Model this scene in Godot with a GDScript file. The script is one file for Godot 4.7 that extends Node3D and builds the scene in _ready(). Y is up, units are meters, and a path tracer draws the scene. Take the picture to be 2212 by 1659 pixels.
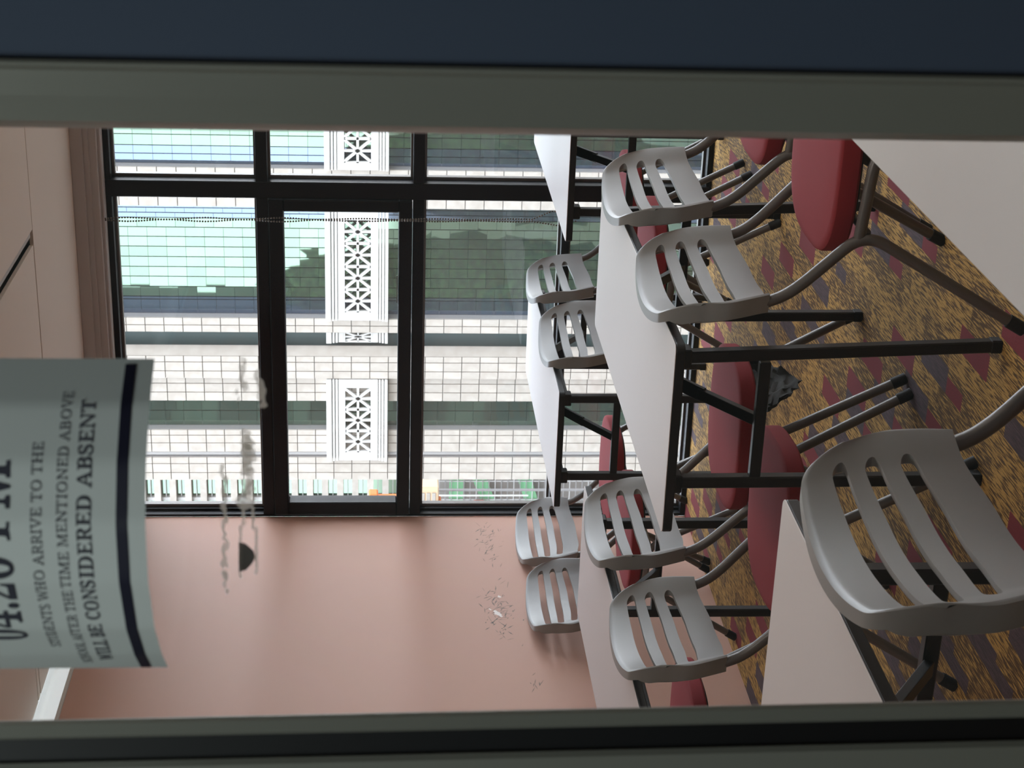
extends Node3D
# Classroom seen through the narrow glazed panel of a corridor door; the photograph lies on its side (room up = picture left).
# X runs along the window wall, Z from the window wall towards the corridor, Y up. Metres.

const YAW := 0.40040156
const PITCH := 0.0778925
const ROLL := 0.00344287
const CAM := Vector3(3.47107, 1.358, 6.70937)
const FOCAL := 3704.46          # pixels of the 2212 x 1659 frame
const GLASS := 1.0              # distance of the door glass from the camera

var M := {}
var used := {}
var rng := RandomNumberGenerator.new()

# ---------------------------------------------------------------- helpers
func numbered(called: String) -> String:
	var n: int = used.get(called, 0)
	used[called] = n + 1
	return called if n == 0 else "%s_%03d" % [called, n]

func tag(o: Node, label := "", category := "", group := "", kind := "") -> Node:
	if label != "": o.set_meta("label", label)
	if category != "": o.set_meta("category", category)
	if group != "": o.set_meta("group", group)
	if kind != "": o.set_meta("kind", kind)
	return o

func thing(called: String, label: String, category: String, at := Vector3.ZERO, turn := 0.0, group := "", kind := "") -> Node3D:
	var o := Node3D.new()
	o.name = numbered(called)
	add_child(o)
	o.position = at
	o.rotation.y = turn
	tag(o, label, category, group, kind)
	return o

func tool() -> SurfaceTool:
	var st := SurfaceTool.new()
	st.begin(Mesh.PRIMITIVE_TRIANGLES)
	return st

func put(called: String, mesh: Mesh, mat: Material, parent: Node, at := Vector3.ZERO) -> MeshInstance3D:
	var o := MeshInstance3D.new()
	o.name = numbered(called) if parent == self else called
	o.mesh = mesh
	o.material_override = mat
	o.position = at
	parent.add_child(o, true)
	return o

func build(called: String, st: SurfaceTool, mat: Material, parent: Node) -> MeshInstance3D:
	return put(called, st.commit(), mat, parent)

func quad(st: SurfaceTool, a: Vector3, b: Vector3, c: Vector3, d: Vector3, n: Vector3) -> void:
	# corners in order round the face; n points outwards
	if (b - a).cross(c - a).dot(n) > 0.0:
		var t := b
		b = d
		d = t
	for p in [a, b, c, a, c, d]:
		st.set_normal(n)
		st.set_uv(Vector2(p.x + p.z, p.y))
		st.add_vertex(p)

func tri(st: SurfaceTool, a: Vector3, b: Vector3, c: Vector3, n: Vector3) -> void:
	if (b - a).cross(c - a).dot(n) > 0.0:
		var t := b
		b = c
		c = t
	for p in [a, b, c]:
		st.set_normal(n)
		st.set_uv(Vector2(p.x + p.z, p.y))
		st.add_vertex(p)

func box(st: SurfaceTool, lo: Vector3, hi: Vector3, bevel := 0.0, basis := Basis.IDENTITY, at := Vector3.ZERO) -> void:
	# a box from corner lo to corner hi with chamfered edges
	var c := (lo + hi) / 2.0
	var h := (hi - lo) / 2.0
	var bv := minf(bevel, minf(h.x, minf(h.y, h.z)) * 0.9)
	var f := func(x, y, z): return at + basis * (c + Vector3(x, y, z))
	for ax in 3:
		var a1 := (ax + 1) % 3
		var a2 := (ax + 2) % 3
		for s in [-1.0, 1.0]:
			var pts := []
			for q in [[-1, -1], [1, -1], [1, 1], [-1, 1]]:
				var v := Vector3.ZERO
				v[ax] = s * h[ax]
				v[a1] = q[0] * (h[a1] - bv)
				v[a2] = q[1] * (h[a2] - bv)
				pts.append(f.call(v.x, v.y, v.z))
			var n := Vector3.ZERO
			n[ax] = s
			quad(st, pts[0], pts[1], pts[2], pts[3], basis * n)
	if bv <= 0.0: return
	for ax in 3:      # edges that run along ax
		var a1 := (ax + 1) % 3
		var a2 := (ax + 2) % 3
		for s1 in [-1.0, 1.0]:
			for s2 in [-1.0, 1.0]:
				var pts := []
				for q in [[-1, 0], [1, 0], [1, 1], [-1, 1]]:
					var v := Vector3.ZERO
					v[ax] = q[0] * (h[ax] - bv)
					v[a1] = s1 * (h[a1] - (bv if q[1] == 1 else 0.0))
					v[a2] = s2 * (h[a2] - (0.0 if q[1] == 1 else bv))
					pts.append(f.call(v.x, v.y, v.z))
				var n := Vector3.ZERO
				n[a1] = s1
				n[a2] = s2
				quad(st, pts[0], pts[1], pts[2], pts[3], basis * n.normalized())
	for sx in [-1.0, 1.0]:
		for sy in [-1.0, 1.0]:
			for sz in [-1.0, 1.0]:
				tri(st, f.call(sx * h.x, sy * (h.y - bv), sz * (h.z - bv)), f.call(sx * (h.x - bv), sy * h.y, sz * (h.z - bv)),
					f.call(sx * (h.x - bv), sy * (h.y - bv), sz * h.z), basis * Vector3(sx, sy, sz).normalized())

func boxmesh(lo: Vector3, hi: Vector3, bevel := 0.0) -> Mesh:
	var st := tool()
	box(st, lo, hi, bevel)
	return st.commit()

func bar(st: SurfaceTool, a: Vector3, b: Vector3, w: float, t: float, side := Vector3.RIGHT, bevel := 0.002) -> void:
	# rectangular bar from a to b, w wide along `side`, t thick
	var z := (b - a).normalized()
	var x := (side - z * side.dot(z)).normalized()
	var y := z.cross(x)
	box(st, Vector3(-w / 2, -t / 2, 0), Vector3(w / 2, t / 2, a.distance_to(b)), bevel, Basis(x, y, z), a)

func tube(st: SurfaceTool, path: Array, r: float, n := 12, caps := true) -> void:
	var rings := []
	var up := Vector3.UP
	var t0: Vector3 = (path[1] - path[0]).normalized()
	if absf(t0.dot(up)) > 0.9: up = Vector3.RIGHT
	var nx := (up - t0 * up.dot(t0)).normalized()
	for i in path.size():
		var t: Vector3
		if i == 0: t = t0
		elif i == path.size() - 1: t = (path[i] - path[i - 1]).normalized()
		else: t = (path[i + 1] - path[i - 1]).normalized()
		nx = (nx - t * nx.dot(t)).normalized()
		var ny := t.cross(nx)
		var ring := []
		for k in n:
			var a := TAU * k / n
			var d := nx * cos(a) + ny * sin(a)
			ring.append([path[i] + d * r, d])
		rings.append(ring)
	for i in path.size() - 1:
		for k in n:
			var k2 := (k + 1) % n
			for q in [[i, k], [i + 1, k], [i + 1, k2], [i, k], [i + 1, k2], [i, k2]]:
				st.set_normal(rings[q[0]][q[1]][1])
				st.set_uv(Vector2(float(q[1]) / n, float(q[0])))
				st.add_vertex(rings[q[0]][q[1]][0])
	if caps:
		for e in [0, path.size() - 1]:
			var nn: Vector3 = -t0 if e == 0 else (path[e] - path[e - 1]).normalized()
			for k in n:
				tri(st, path[e], rings[e][k][0], rings[e][(k + 1) % n][0], nn)

func rounded(pts: Array, r: float, steps := 6) -> Array:
	# polyline with its corners rounded off
	var out := [pts[0]]
	for i in range(1, pts.size() - 1):
		var a: Vector3 = pts[i - 1]
		var b: Vector3 = pts[i]
		var c: Vector3 = pts[i + 1]
		var d1 := minf(r, a.distance_to(b) * 0.49)
		var d2 := minf(r, c.distance_to(b) * 0.49)
		var p := b + (a - b).normalized() * d1
		var q := b + (c - b).normalized() * d2
		for k in steps + 1:
			var t := float(k) / steps
			out.append(p.lerp(b, t).lerp(b.lerp(q, t), t))
	out.append(pts[-1])
	return out

func slab(st: SurfaceTool, lx: float, lz: float, y0: float, y1: float, r: float, chamfer := 0.0015) -> void:
	# flat board with rounded corners, centred on the origin
	var ring := []
	for q in [[1, 1, 0], [-1, 1, 1], [-1, -1, 2], [1, -1, 3]]:
		for k in 7:
			var a: float = PI / 2 * (q[2] + k / 6.0)
			ring.append([Vector2(q[0] * (lx / 2 - r), q[1] * (lz / 2 - r)), Vector2(cos(a), sin(a))])
	var n := ring.size()
	var at := func(i, off, y): return Vector3(ring[i % n][0].x + ring[i % n][1].x * (r - off), y, ring[i % n][0].y + ring[i % n][1].y * (r - off))
	for i in n:
		var d := Vector3(ring[i][1].x, 0, ring[i][1].y)
		quad(st, at.call(i, 0, y0 + chamfer), at.call(i + 1, 0, y0 + chamfer), at.call(i + 1, 0, y1 - chamfer), at.call(i, 0, y1 - chamfer), d)
		quad(st, at.call(i, 0, y1 - chamfer), at.call(i + 1, 0, y1 - chamfer), at.call(i + 1, chamfer, y1), at.call(i, chamfer, y1), (d + Vector3.UP).normalized())
		quad(st, at.call(i, 0, y0 + chamfer), at.call(i + 1, 0, y0 + chamfer), at.call(i + 1, chamfer, y0), at.call(i, chamfer, y0), (d + Vector3.DOWN).normalized())
		tri(st, Vector3(0, y1, 0), at.call(i, chamfer, y1), at.call(i + 1, chamfer, y1), Vector3.UP)
		tri(st, Vector3(0, y0, 0), at.call(i, chamfer, y0), at.call(i + 1, chamfer, y0), Vector3.DOWN)

func mat(c: Color, rough := 0.6, metal := 0.0) -> StandardMaterial3D:
	var m := StandardMaterial3D.new()
	m.albedo_color = c
	m.roughness = rough
	m.metallic = metal
	return m

func noise_tex(seed_: int, freq: float, a: Color, b: Color, size := 512, normal := false, bump := 1.0) -> NoiseTexture2D:
	var n := FastNoiseLite.new()
	n.seed = seed_
	n.noise_type = FastNoiseLite.TYPE_SIMPLEX
	n.frequency = freq
	n.fractal_octaves = 4
	var t := NoiseTexture2D.new()
	t.width = size
	t.height = size
	t.seamless = true
	t.noise = n
	if normal:
		t.as_normal_map = true
		t.bump_strength = bump
	else:
		var g := Gradient.new()
		g.set_color(0, a)
		g.set_color(1, b)
		t.color_ramp = g
	return t

func glass_mat(tint: Color, alpha: float) -> StandardMaterial3D:
	var m := StandardMaterial3D.new()
	m.transparency = BaseMaterial3D.TRANSPARENCY_ALPHA
	m.albedo_color = Color(tint.r, tint.g, tint.b, alpha)
	m.roughness = 0.02
	m.metallic_specular = 0.5
	return m

# ---------------------------------------------------------------- view and light
func view_and_light() -> void:
	var cam := Camera3D.new()
	cam.name = "camera"
	add_child(cam)
	var cy := cos(YAW)
	var sy := sin(YAW)
	var fwd := Vector3(-sy * cos(PITCH), -sin(PITCH), -cy * cos(PITCH))
	var r0 := Vector3(cy, 0, -sy)
	var u0 := r0.cross(fwd)
	var right := r0 * cos(ROLL) + u0 * sin(ROLL)
	var up := -r0 * sin(ROLL) + u0 * cos(ROLL)
	# the phone is held so that the room's right side is at the top of the picture
	cam.transform = Transform3D(Basis(-up, right, -fwd), CAM)
	var half := atan(829.5 / FOCAL)
	cam.fov = rad_to_deg(half * 2.0)
	var at := CameraAttributesPhysical.new()
	at.frustum_focal_length = 12.0 / tan(half)
	at.frustum_focus_distance = 4.6
	at.exposure_aperture = 20.0
	at.frustum_near = 0.05
	at.frustum_far = 400.0
	cam.attributes = at
	cam.near = 0.05
	cam.far = 400.0
	cam.current = true

	var env := Environment.new()
	env.background_mode = Environment.BG_SKY
	var sky := Sky.new()
	var sm := ProceduralSkyMaterial.new()      # bright overcast sky
	sm.sky_top_color = Color(0.83, 0.87, 0.92)
	sm.sky_horizon_color = Color(0.93, 0.95, 0.97)
	sm.ground_horizon_color = Color(0.50, 0.50, 0.49)
	sm.ground_bottom_color = Color(0.36, 0.35, 0.34)
	sm.sky_energy_multiplier = 2.15
	sm.ground_energy_multiplier = 2.15
	sky.sky_material = sm
	env.sky = sky
	env.tonemap_mode = Environment.TONE_MAPPER_LINEAR
	env.tonemap_exposure = 1.45
	env.sdfgi_enabled = true
	env.ssao_enabled = true
	env.ssil_enabled = true
	var we := WorldEnvironment.new()
	we.name = "world_environment"
	we.environment = env
	add_child(we)

# ---------------------------------------------------------------- materials
func carpet_texture() -> ImageTexture:
	var n := 1536
	var fine := FastNoiseLite.new()
	fine.seed = 5
	fine.frequency = 0.26
	fine.fractal_octaves = 2
	# strokes are long along the carpet's length: sample a squeezed noise
	var small := fine.get_image(n, n / 14, false, false, true)
	small.resize(n, n, Image.INTERPOLATE_LANCZOS)
	var streak := small.get_data()
	fine.seed = 9
	fine.frequency = 0.35
	var fuzz := fine.get_image(n, n, false, false, true).get_data()
	fine.seed = 21
	fine.frequency = 0.02
	fine.fractal_octaves = 4
	var broad := fine.get_image(n, n, false, false, true).get_data()
	var cols := 30
	var rows := 10
	var tone := []
	var r := RandomNumberGenerator.new()
	r.seed = 77
	for i in cols:
		for j in rows:
			var k := (i * 3 + j * 5) % 11
			tone.append(2 if k == 0 else 3 if k == 2 else (4 if i % 2 else 5) if k == 7 else 1 if r.randf() < 0.42 else 0)
	var data := PackedByteArray()
	data.resize(n * n * 3)
	var light := Vector3(190, 147, 74)
	var dark := Vector3(88, 63, 29)
	var k := 0
	for y in n:
		var fy := float(y) / n * rows
		for x in n:
			var fx := float(x) / n * cols
			var ci := int(fx)
			var off := 0.5 * (ci % 2) + 0.23 * (ci % 3)
			var ry := fposmod(fy + off, float(rows))
			var t: int = tone[ci * rows + int(ry)]
			var px := fx - ci
			var py := ry - int(ry)
			var s := streak[k] / 255.0
			var f := fuzz[k] / 255.0
			var b := broad[k] / 255.0
			if t >= 4: t = t - 2 if px < 0.66 and py < 0.58 else 1
			var c: Vector3
			if t == 2: c = Vector3(122, 40, 46) * (0.82 + 0.36 * f)
			elif t == 3: c = Vector3(80, 63, 66) * (0.66 + 0.42 * f + 0.5 * (s - 0.3))
			else:
				var edge := 0.18 if (px < 0.05 or py < 0.02) else 0.0
				var m := clampf((s - 0.5) * 5.0 + (b - 0.5) * 0.8 + (0.10 if t == 1 else 0.86) - edge, 0.0, 1.0)
				c = dark.lerp(light, m) * (0.84 + 0.32 * f)
			data[k * 3] = clampi(int(c.x), 0, 255)
			data[k * 3 + 1] = clampi(int(c.y), 0, 255)
			data[k * 3 + 2] = clampi(int(c.z), 0, 255)
			k += 1
	var im := Image.create_from_data(n, n, false, Image.FORMAT_RGB8, data)
	return ImageTexture.create_from_image(im)

const WALL_LEN := 3.2
func scuffed_wall_texture() -> ImageTexture:
	# pink paint with the rubbed marks and chips at chair-back height; 640 px per metre
	var w := 2048
	var h := 1600
	var n := FastNoiseLite.new()
	n.seed = 3
	n.frequency = 0.004
	n.fractal_octaves = 3
	var im := n.get_image(w / 8, h / 8, false, false, true)
	im.convert(Image.FORMAT_RGB8)
	for y in h / 8:
		for x in w / 8:
			var v := im.get_pixel(x, y).r
			im.set_pixel(x, y, Color(0.745, 0.578, 0.505) * (0.985 + 0.03 * v))
	im.resize(w, h, Image.INTERPOLATE_CUBIC)
	var r := RandomNumberGenerator.new()
	r.seed = 12
	var dab := func(z: float, y: float, len_: float, ang: float, wid: float, c: Color, a: float):
		var steps := int(len_ * 640) + 2
		for i in steps:
			var t := float(i) / steps - 0.5
			var px := (z + t * len_ * cos(ang)) * 640.0
			var py := (2.5 - (y + t * len_ * sin(ang))) * 640.0
			var rad := wid * 640.0 * (1.0 - 1.6 * absf(t))
			for dx in range(-6, 7):
				for dy in range(-6, 7):
					var q := Vector2i(int(px) + dx, int(py) + dy)
					if q.x < 0 or q.y < 0 or q.x >= w or q.y >= h: continue
					var k := clampf(rad + 0.5 - Vector2(dx, dy).length(), 0, 1) * a
					if k > 0: im.set_pixelv(q, im.get_pixelv(q).lerp(c, k))
	var soot := Color(0.24, 0.20, 0.18)
	# a trail from the window corner along the chair backs, denser in two places
	for i in 150:
		var z := r.randfn(0.83, 0.10) if i < 78 else r.randfn(0.22, 0.09) if i < 112 else r.randf_range(0.05, 1.0)
		var y := 0.905 - 0.05 * z + r.randfn(0.0, 0.030) + (0.02 if i < 78 else 0.0)
		dab.call(z, y, r.randf_range(0.006, 0.045), r.randfn(0.5, 0.55), r.randf_range(0.0006, 0.0022), soot, r.randf_range(0.35, 0.85))
	for i in 9: dab.call(1.36 + r.randfn(0, 0.03), 0.765 + r.randfn(0, 0.012), r.randf_range(0.01, 0.04), r.randfn(0.1, 0.4), 0.0012, soot, 0.6)
	var chip := Color(0.90, 0.87, 0.85)
	for q in [[0.835, 0.886, 0.024, 1.1, 0.0085], [0.818, 0.894, 0.016, 0.2, 0.0055], [0.70, 0.872, 0.014, 0.4, 0.003], [0.80, 0.915, 0.006, 0.0, 0.0025], [0.852, 0.876, 0.010, 0.3, 0.003]]:
		for e in 3: dab.call(q[0] + e * 0.004, q[1] - e * 0.003, q[2], q[3] + e * 0.5, q[4], chip, 1.0)
	return ImageTexture.create_from_image(im)

func make_materials() -> void:
	M.black = mat(Color(0.055, 0.055, 0.062), 0.45)
	M.frame = mat(Color(0.068, 0.074, 0.094), 0.42)
	M.frame.metallic_specular = 0.35
	M.white_top = mat(Color(0.86, 0.845, 0.845), 0.42)
	M.white_top.normal_enabled = true
	M.white_top.normal_texture = noise_tex(8, 0.02, Color.BLACK, Color.WHITE, 256, true, 0.6)
	M.white_top.normal_scale = 0.04
	M.plastic = mat(Color(0.545, 0.55, 0.545), 0.38)
	M.plastic.normal_enabled = true
	M.plastic.normal_texture = noise_tex(4, 0.12, Color.BLACK, Color.WHITE, 256, true, 1.0)
	M.plastic.normal_scale = 0.06
	M.plastic.uv1_triplanar = true
	M.plastic.uv1_scale = Vector3(6, 6, 6)
	M.tube = mat(Color(0.40, 0.385, 0.37), 0.38, 0.35)
	M.rubber = mat(Color(0.05, 0.05, 0.055), 0.7)
	M.fabric = mat(Color(0.565, 0.125, 0.155), 0.85)
	M.fabric.albedo_texture = noise_tex(15, 0.2, Color(0.93, 0.93, 0.93), Color(1, 1, 1), 256)
	M.fabric.uv1_triplanar = true
	M.fabric.uv1_scale = Vector3(9, 9, 9)
	M.carpet = mat(Color(1, 1, 1), 0.95)
	M.carpet.albedo_texture = carpet_texture()
	M.carpet.texture_filter = BaseMaterial3D.TEXTURE_FILTER_LINEAR_WITH_MIPMAPS_ANISOTROPIC
	M.pink = mat(Color(1, 1, 1), 0.55)
	M.pink.albedo_texture = scuffed_wall_texture()
	M.pink_plain = mat(Color(0.745, 0.578, 0.505), 0.55)
	M.ceiling = mat(Color(0.84, 0.785, 0.73), 0.7)
	M.pelmet = mat(Color(0.66, 0.63, 0.61), 0.5)
	M.plaster = mat(Color(0.80, 0.78, 0.75), 0.8)
	M.pane = glass_mat(Color(0.93, 0.97, 0.95), 0.06)
	M.door_pane = glass_mat(Color(0.95, 0.97, 0.96), 0.008)
	M.door_pane.metallic_specular = 0.25
	M.navy = mat(Color(0.30, 0.345, 0.425), 0.5)
	M.bead = mat(Color(0.52, 0.52, 0.49), 0.35, 0.2)
	M.seal = mat(Color(0.03, 0.03, 0.045), 0.5)
	M.paper = mat(Color(0.78, 0.80, 0.80), 0.75)
	M.paper.cull_mode = BaseMaterial3D.CULL_DISABLED
	M.ink = mat(Color(0.06, 0.06, 0.16), 0.6)
	M.ink_grey = mat(Color(0.17, 0.17, 0.22), 0.6)
	M.residue = mat(Color(0.97, 0.965, 0.94, 0.62), 0.7)
	M.residue.transparency = BaseMaterial3D.TRANSPARENCY_ALPHA
	M.residue.backlight_enabled = true
	M.residue.backlight = Color(0.95, 0.95, 0.92)
	M.grey_tape = mat(Color(0.66, 0.66, 0.645), 0.7)
	M.chain = mat(Color(0.36, 0.31, 0.26), 0.4, 0.3)
	M.stone = []
	for i in 4:
		var m := mat(Color(0.70, 0.668, 0.628) * [1.0, 0.97, 1.03, 0.985][i], 0.7)
		m.albedo_texture = noise_tex(30 + i, 0.03, Color(0.90, 0.89, 0.88), Color(1, 1, 1), 128)
		m.uv1_triplanar = true
		m.uv1_scale = Vector3(0.8, 0.8, 0.8)
		M.stone.append(m)
	M.joint = mat(Color(0.50, 0.49, 0.485), 0.9)
	M.moulding = mat(Color(0.66, 0.65, 0.64), 0.7)
	M.lattice = mat(Color(0.78, 0.77, 0.75), 0.7)
	M.green_glass = []
	for i in 3:
		M.green_glass.append(mat(Color(0.425, 0.515, 0.455) * [1.0, 0.96, 1.03][i], 0.02, 0.9))
	M.blue_glass = mat(Color(0.405, 0.465, 0.54), 0.03, 0.9)
	M.mullion = mat(Color(0.22, 0.30, 0.30), 0.5)

# ---------------------------------------------------------------- the room
func struct(called: String, st: SurfaceTool, m: Material, parent: Node = self) -> MeshInstance3D:
	var o := build(called, st, m, parent)
	if parent == self: o.set_meta("kind", "structure")
	return o

func door_basis() -> Basis:
	return Basis(Vector3(cos(YAW), 0, -sin(YAW)), Vector3.UP, Vector3(sin(YAW), 0, cos(YAW)))

func shell() -> void:
	# floor: carpet pattern laid out in metres
	var st := tool()
	var uv := func(p: Vector3): return Vector2(p.x / 1.95, p.z / 2.0)
	for p in [Vector3(0, 0, 0), Vector3(7, 0, 0), Vector3(7, 0, 9.5), Vector3(0, 0, 0), Vector3(7, 0, 9.5), Vector3(0, 0, 9.5)]:
		st.set_normal(Vector3.UP)
		st.set_uv(uv.call(p))
		st.add_vertex(p)
	box(st, Vector3(-0.1, -0.35, -0.1), Vector3(7.1, -0.001, 9.6))
	struct("floor", st, M.carpet)
	# pink partition with its marked surface
	st = tool()
	for q in [[0.0, 0.0], [WALL_LEN, 0.0], [WALL_LEN, 2.47], [0.0, 0.0], [WALL_LEN, 2.47], [0.0, 2.47]]:
		st.set_normal(Vector3.RIGHT)
		st.set_uv(Vector2(q[0] / WALL_LEN, (2.5 - q[1]) / 2.5))
		st.add_vertex(Vector3(0, q[1], q[0]))
	var wl := struct("wall_left", st, M.pink)
	st = tool()
	box(st, Vector3(-0.12, -0.3, 0.0), Vector3(-0.0008, 2.47, WALL_LEN))
	box(st, Vector3(-0.12, -0.3, WALL_LEN), Vector3(0, 2.47, 9.5))
	struct("wall_core", st, M.pink_plain, wl)
	# glazed strip above the partition
	st = tool()
	box(st, Vector3(-0.09, 2.47, 0.0), Vector3(-0.0, 2.486, 7.6), 0.003)
	for z in [0.0, 1.9, 3.8, 5.7]: box(st, Vector3(-0.08, 2.486, z), Vector3(-0.02, 2.60, z + 0.03))
	var w9 := struct("window_9", st, M.plaster)
	st = tool()
	box(st, Vector3(-0.052, 2.486, 0.0), Vector3(-0.046, 2.60, 7.6))
	struct("pane", st, M.pane, w9)
	# the neighbouring room, seen as a sliver through that strip
	st = tool()
	box(st, Vector3(-4.6, 2.95, 0.0), Vector3(-0.12, 3.1, 7.8))
	box(st, Vector3(-4.7, -0.3, 0.0), Vector3(-4.6, 3.1, 7.8))
	box(st, Vector3(-4.6, -0.3, 0.0), Vector3(-0.12, 3.1, 0.12))
	box(st, Vector3(-4.6, -0.3, 7.7), Vector3(-0.0, 3.1, 7.8))
	box(st, Vector3(-4.6, -0.35, 0.0), Vector3(-0.12, -0.05, 7.8))
	box(st, Vector3(-0.12, 2.60, 0.0), Vector3(0.0, 3.1, 7.8))
	struct("wall_neighbour", st, mat(Color(0.90, 0.91, 0.91), 0.8))
	st = tool()
	box(st, Vector3(-1.9, 2.74, 0.4), Vector3(-1.35, 2.94, 6.8), 0.01)
	struct("trim_2", st, mat(Color(0.55, 0.57, 0.58), 0.6))
	var nl := thing("ceiling_light", "white lamp panel beyond the glazed strip over the pink wall", "lamp", Vector3(-2.4, 2.94, 2.2))
	st = tool()
	box(st, Vector3(-0.6, -0.03, -0.6), Vector3(0.6, 0.0, 0.6), 0.004)
	var em := mat(Color(0.9, 0.9, 0.88))
	em.emission_enabled = true
	em.emission = Color(1.0, 0.97, 0.92)
	em.emission_energy_multiplier = 1.6
	build("diffuser", st, em, nl)
	area_light(nl, Vector3(0, -0.045, 0), Vector2(1.1, 1.1), Color(0.94, 0.98, 1.0), 20.0)
	# window side bulkhead and side walls
	st = tool()
	box(st, Vector3(-0.1, 2.53, -0.14), Vector3(7.1, 3.0, 0.0))
	box(st, Vector3(-0.1, -0.35, -0.14), Vector3(7.1, 0.0, 0.0))
	struct("wall_front", st, M.plaster)
	st = tool()
	box(st, Vector3(7.0, -0.3, -0.14), Vector3(7.15, 3.0, 9.6))
	struct("wall_right", st, M.plaster)
	# ceiling boards with open shadow gaps
	var ceil := Node3D.new()
	ceil.name = "ceiling"
	add_child(ceil)
	ceil.set_meta("kind", "structure")
	st = tool()
	box(st, Vector3(-0.12, 2.70, -0.1), Vector3(7.1, 2.86, 9.6))
	struct("slab", st, M.plaster, ceil)
	var boards := [[0.0, 7.0, 0.0, 0.896], [0.0, 0.9, 0.908, 1.374], [0.0, 0.9, 1.387, 1.419], [0.0, 0.9, 1.429, 9.5], [0.9, 1.536, 0.908, 9.5], [1.590, 3.9, 0.902, 3.4], [3.915, 7.0, 0.908, 3.4], [1.575, 3.9, 3.415, 9.5], [3.915, 7.0, 3.415, 9.5]]
	for q in boards:
		put("board", boxmesh(Vector3(q[0] + 0.0005, 2.56, q[2] + 0.0005), Vector3(q[1] - 0.0005, 2.574, q[3] - 0.0005), 0.001), M.ceiling, ceil)
	put("edge_strip", boxmesh(Vector3(1.571, 2.563, 0.93), Vector3(1.588, 2.60, 3.4), 0.001), M.pelmet, ceil)

func area_light(parent: Node, at: Vector3, size: Vector2, c: Color, energy: float) -> void:
	var l := AreaLight3D.new()
	l.name = "glow"
	parent.add_child(l, true)
	l.position = at
	l.rotation_degrees.x = -90
	l.area_size = size
	l.light_color = c
	l.light_energy = energy
	l.area_range = 14.0
	l.shadow_enabled = true

func windows() -> void:
	var z0 := -0.085
	var xs := [0.0, 1.441, 2.945, 4.449, 5.953]     # start of each bay; posts stand between
	for i in 5:
		var w := Node3D.new()
		w.name = "window_%d" % (i + 1)
		add_child(w)
		w.set_meta("kind", "structure")
		var a: float = xs[i] + (0.0 if i == 0 else 0.069)
		var b: float = xs[i + 1] if i < 4 else 7.0
		var st := tool()
		# post at the start of the bay
		if i == 0:
			box(st, Vector3(0.0, 0.0, z0), Vector3(0.012, 2.45, 0.0), 0.001)
			box(st, Vector3(0.012, 0.0, z0), Vector3(0.022, 2.45, -0.035), 0.001)
		else:
			box(st, Vector3(xs[i], 0.0, z0), Vector3(a, 2.45, 0.004), 0.003)
		struct("post", st, M.frame, w)
		for q in [["sill", 0.0, 0.022], ["transom", 0.572, 0.606], ["transom", 1.173, 1.219], ["transom", 1.805, 1.852], ["head", 2.425, 2.50]]:
			st = tool()
			box(st, Vector3(a, q[1], z0), Vector3(b, q[2], 0.0), 0.002)
			struct(q[0], st, M.frame, w)
		# glazing beads against the panes
		for q in [[0.022, 0.572], [0.606, 1.173], [1.219, 1.805], [1.852, 2.425]]:
			if i == 0 and q[0] == 1.219: continue
			st = tool()
			var a2: float = a + (0.022 if i == 0 else 0.0)
			box(st, Vector3(a2, q[0], z0), Vector3(a2 + 0.012, q[1], z0 + 0.03), 0.001)
			box(st, Vector3(b - 0.012, q[0], z0), Vector3(b, q[1], z0 + 0.03), 0.001)
			box(st, Vector3(a2, q[0], z0), Vector3(b, q[0] + 0.010, z0 + 0.03), 0.001)
			box(st, Vector3(a2, q[1] - 0.010, z0), Vector3(b, q[1], z0 + 0.03), 0.001)
			struct("glazing_bead", st, M.tube, w)
			put("pane", boxmesh(Vector3(a2 + 0.006, q[0] + 0.004, z0 + 0.012), Vector3(b - 0.006, q[1] - 0.004, z0 + 0.018)), M.pane, w)
		if i == 0:
			# opening sash in the middle light
			var sash := Node3D.new()
			sash.name = "sash"
			w.add_child(sash)
			var x0 := 0.014
			var x1 := 1.438
			for q in [[Vector3(x0, 1.2215, -0.06), Vector3(x1, 1.277, 0.014)], [Vector3(x0, 1.743, -0.06), Vector3(x1, 1.8025, 0.014)],
				[Vector3(x0, 1.277, -0.06), Vector3(0.074, 1.743, 0.014)], [Vector3(1.389, 1.277, -0.06), Vector3(x1, 1.743, 0.014)]]:
				put("sash_bar", boxmesh(q[0], q[1], 0.004), M.frame, sash)
			put("pane", boxmesh(Vector3(0.06, 1.27, -0.045), Vector3(1.40, 1.75, -0.039)), M.pane, sash)
			for y in [1.277 + 0.02, 1.60]:
				put("handle_plate", boxmesh(Vector3(1.0, 1.2795, 0.006), Vector3(1.12, 1.2835, 0.0155), 0.001), M.tube, sash)
				break
	# blind box over the windows
	var st2 := tool()
	box(st2, Vector3(0, 2.447, 0.0), Vector3(7.0, 2.530, 0.055), 0.004)
	box(st2, Vector3(0, 2.460, 0.055), Vector3(7.0, 2.560, 0.075), 0.003)
	box(st2, Vector3(0, 2.490, 0.075), Vector3(7.0, 2.560, 0.083), 0.002)
	box(st2, Vector3(0, 2.512, 0.083), Vector3(7.0, 2.560, 0.094), 0.002)
	struct("trim_1", st2, M.pelmet)

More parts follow.
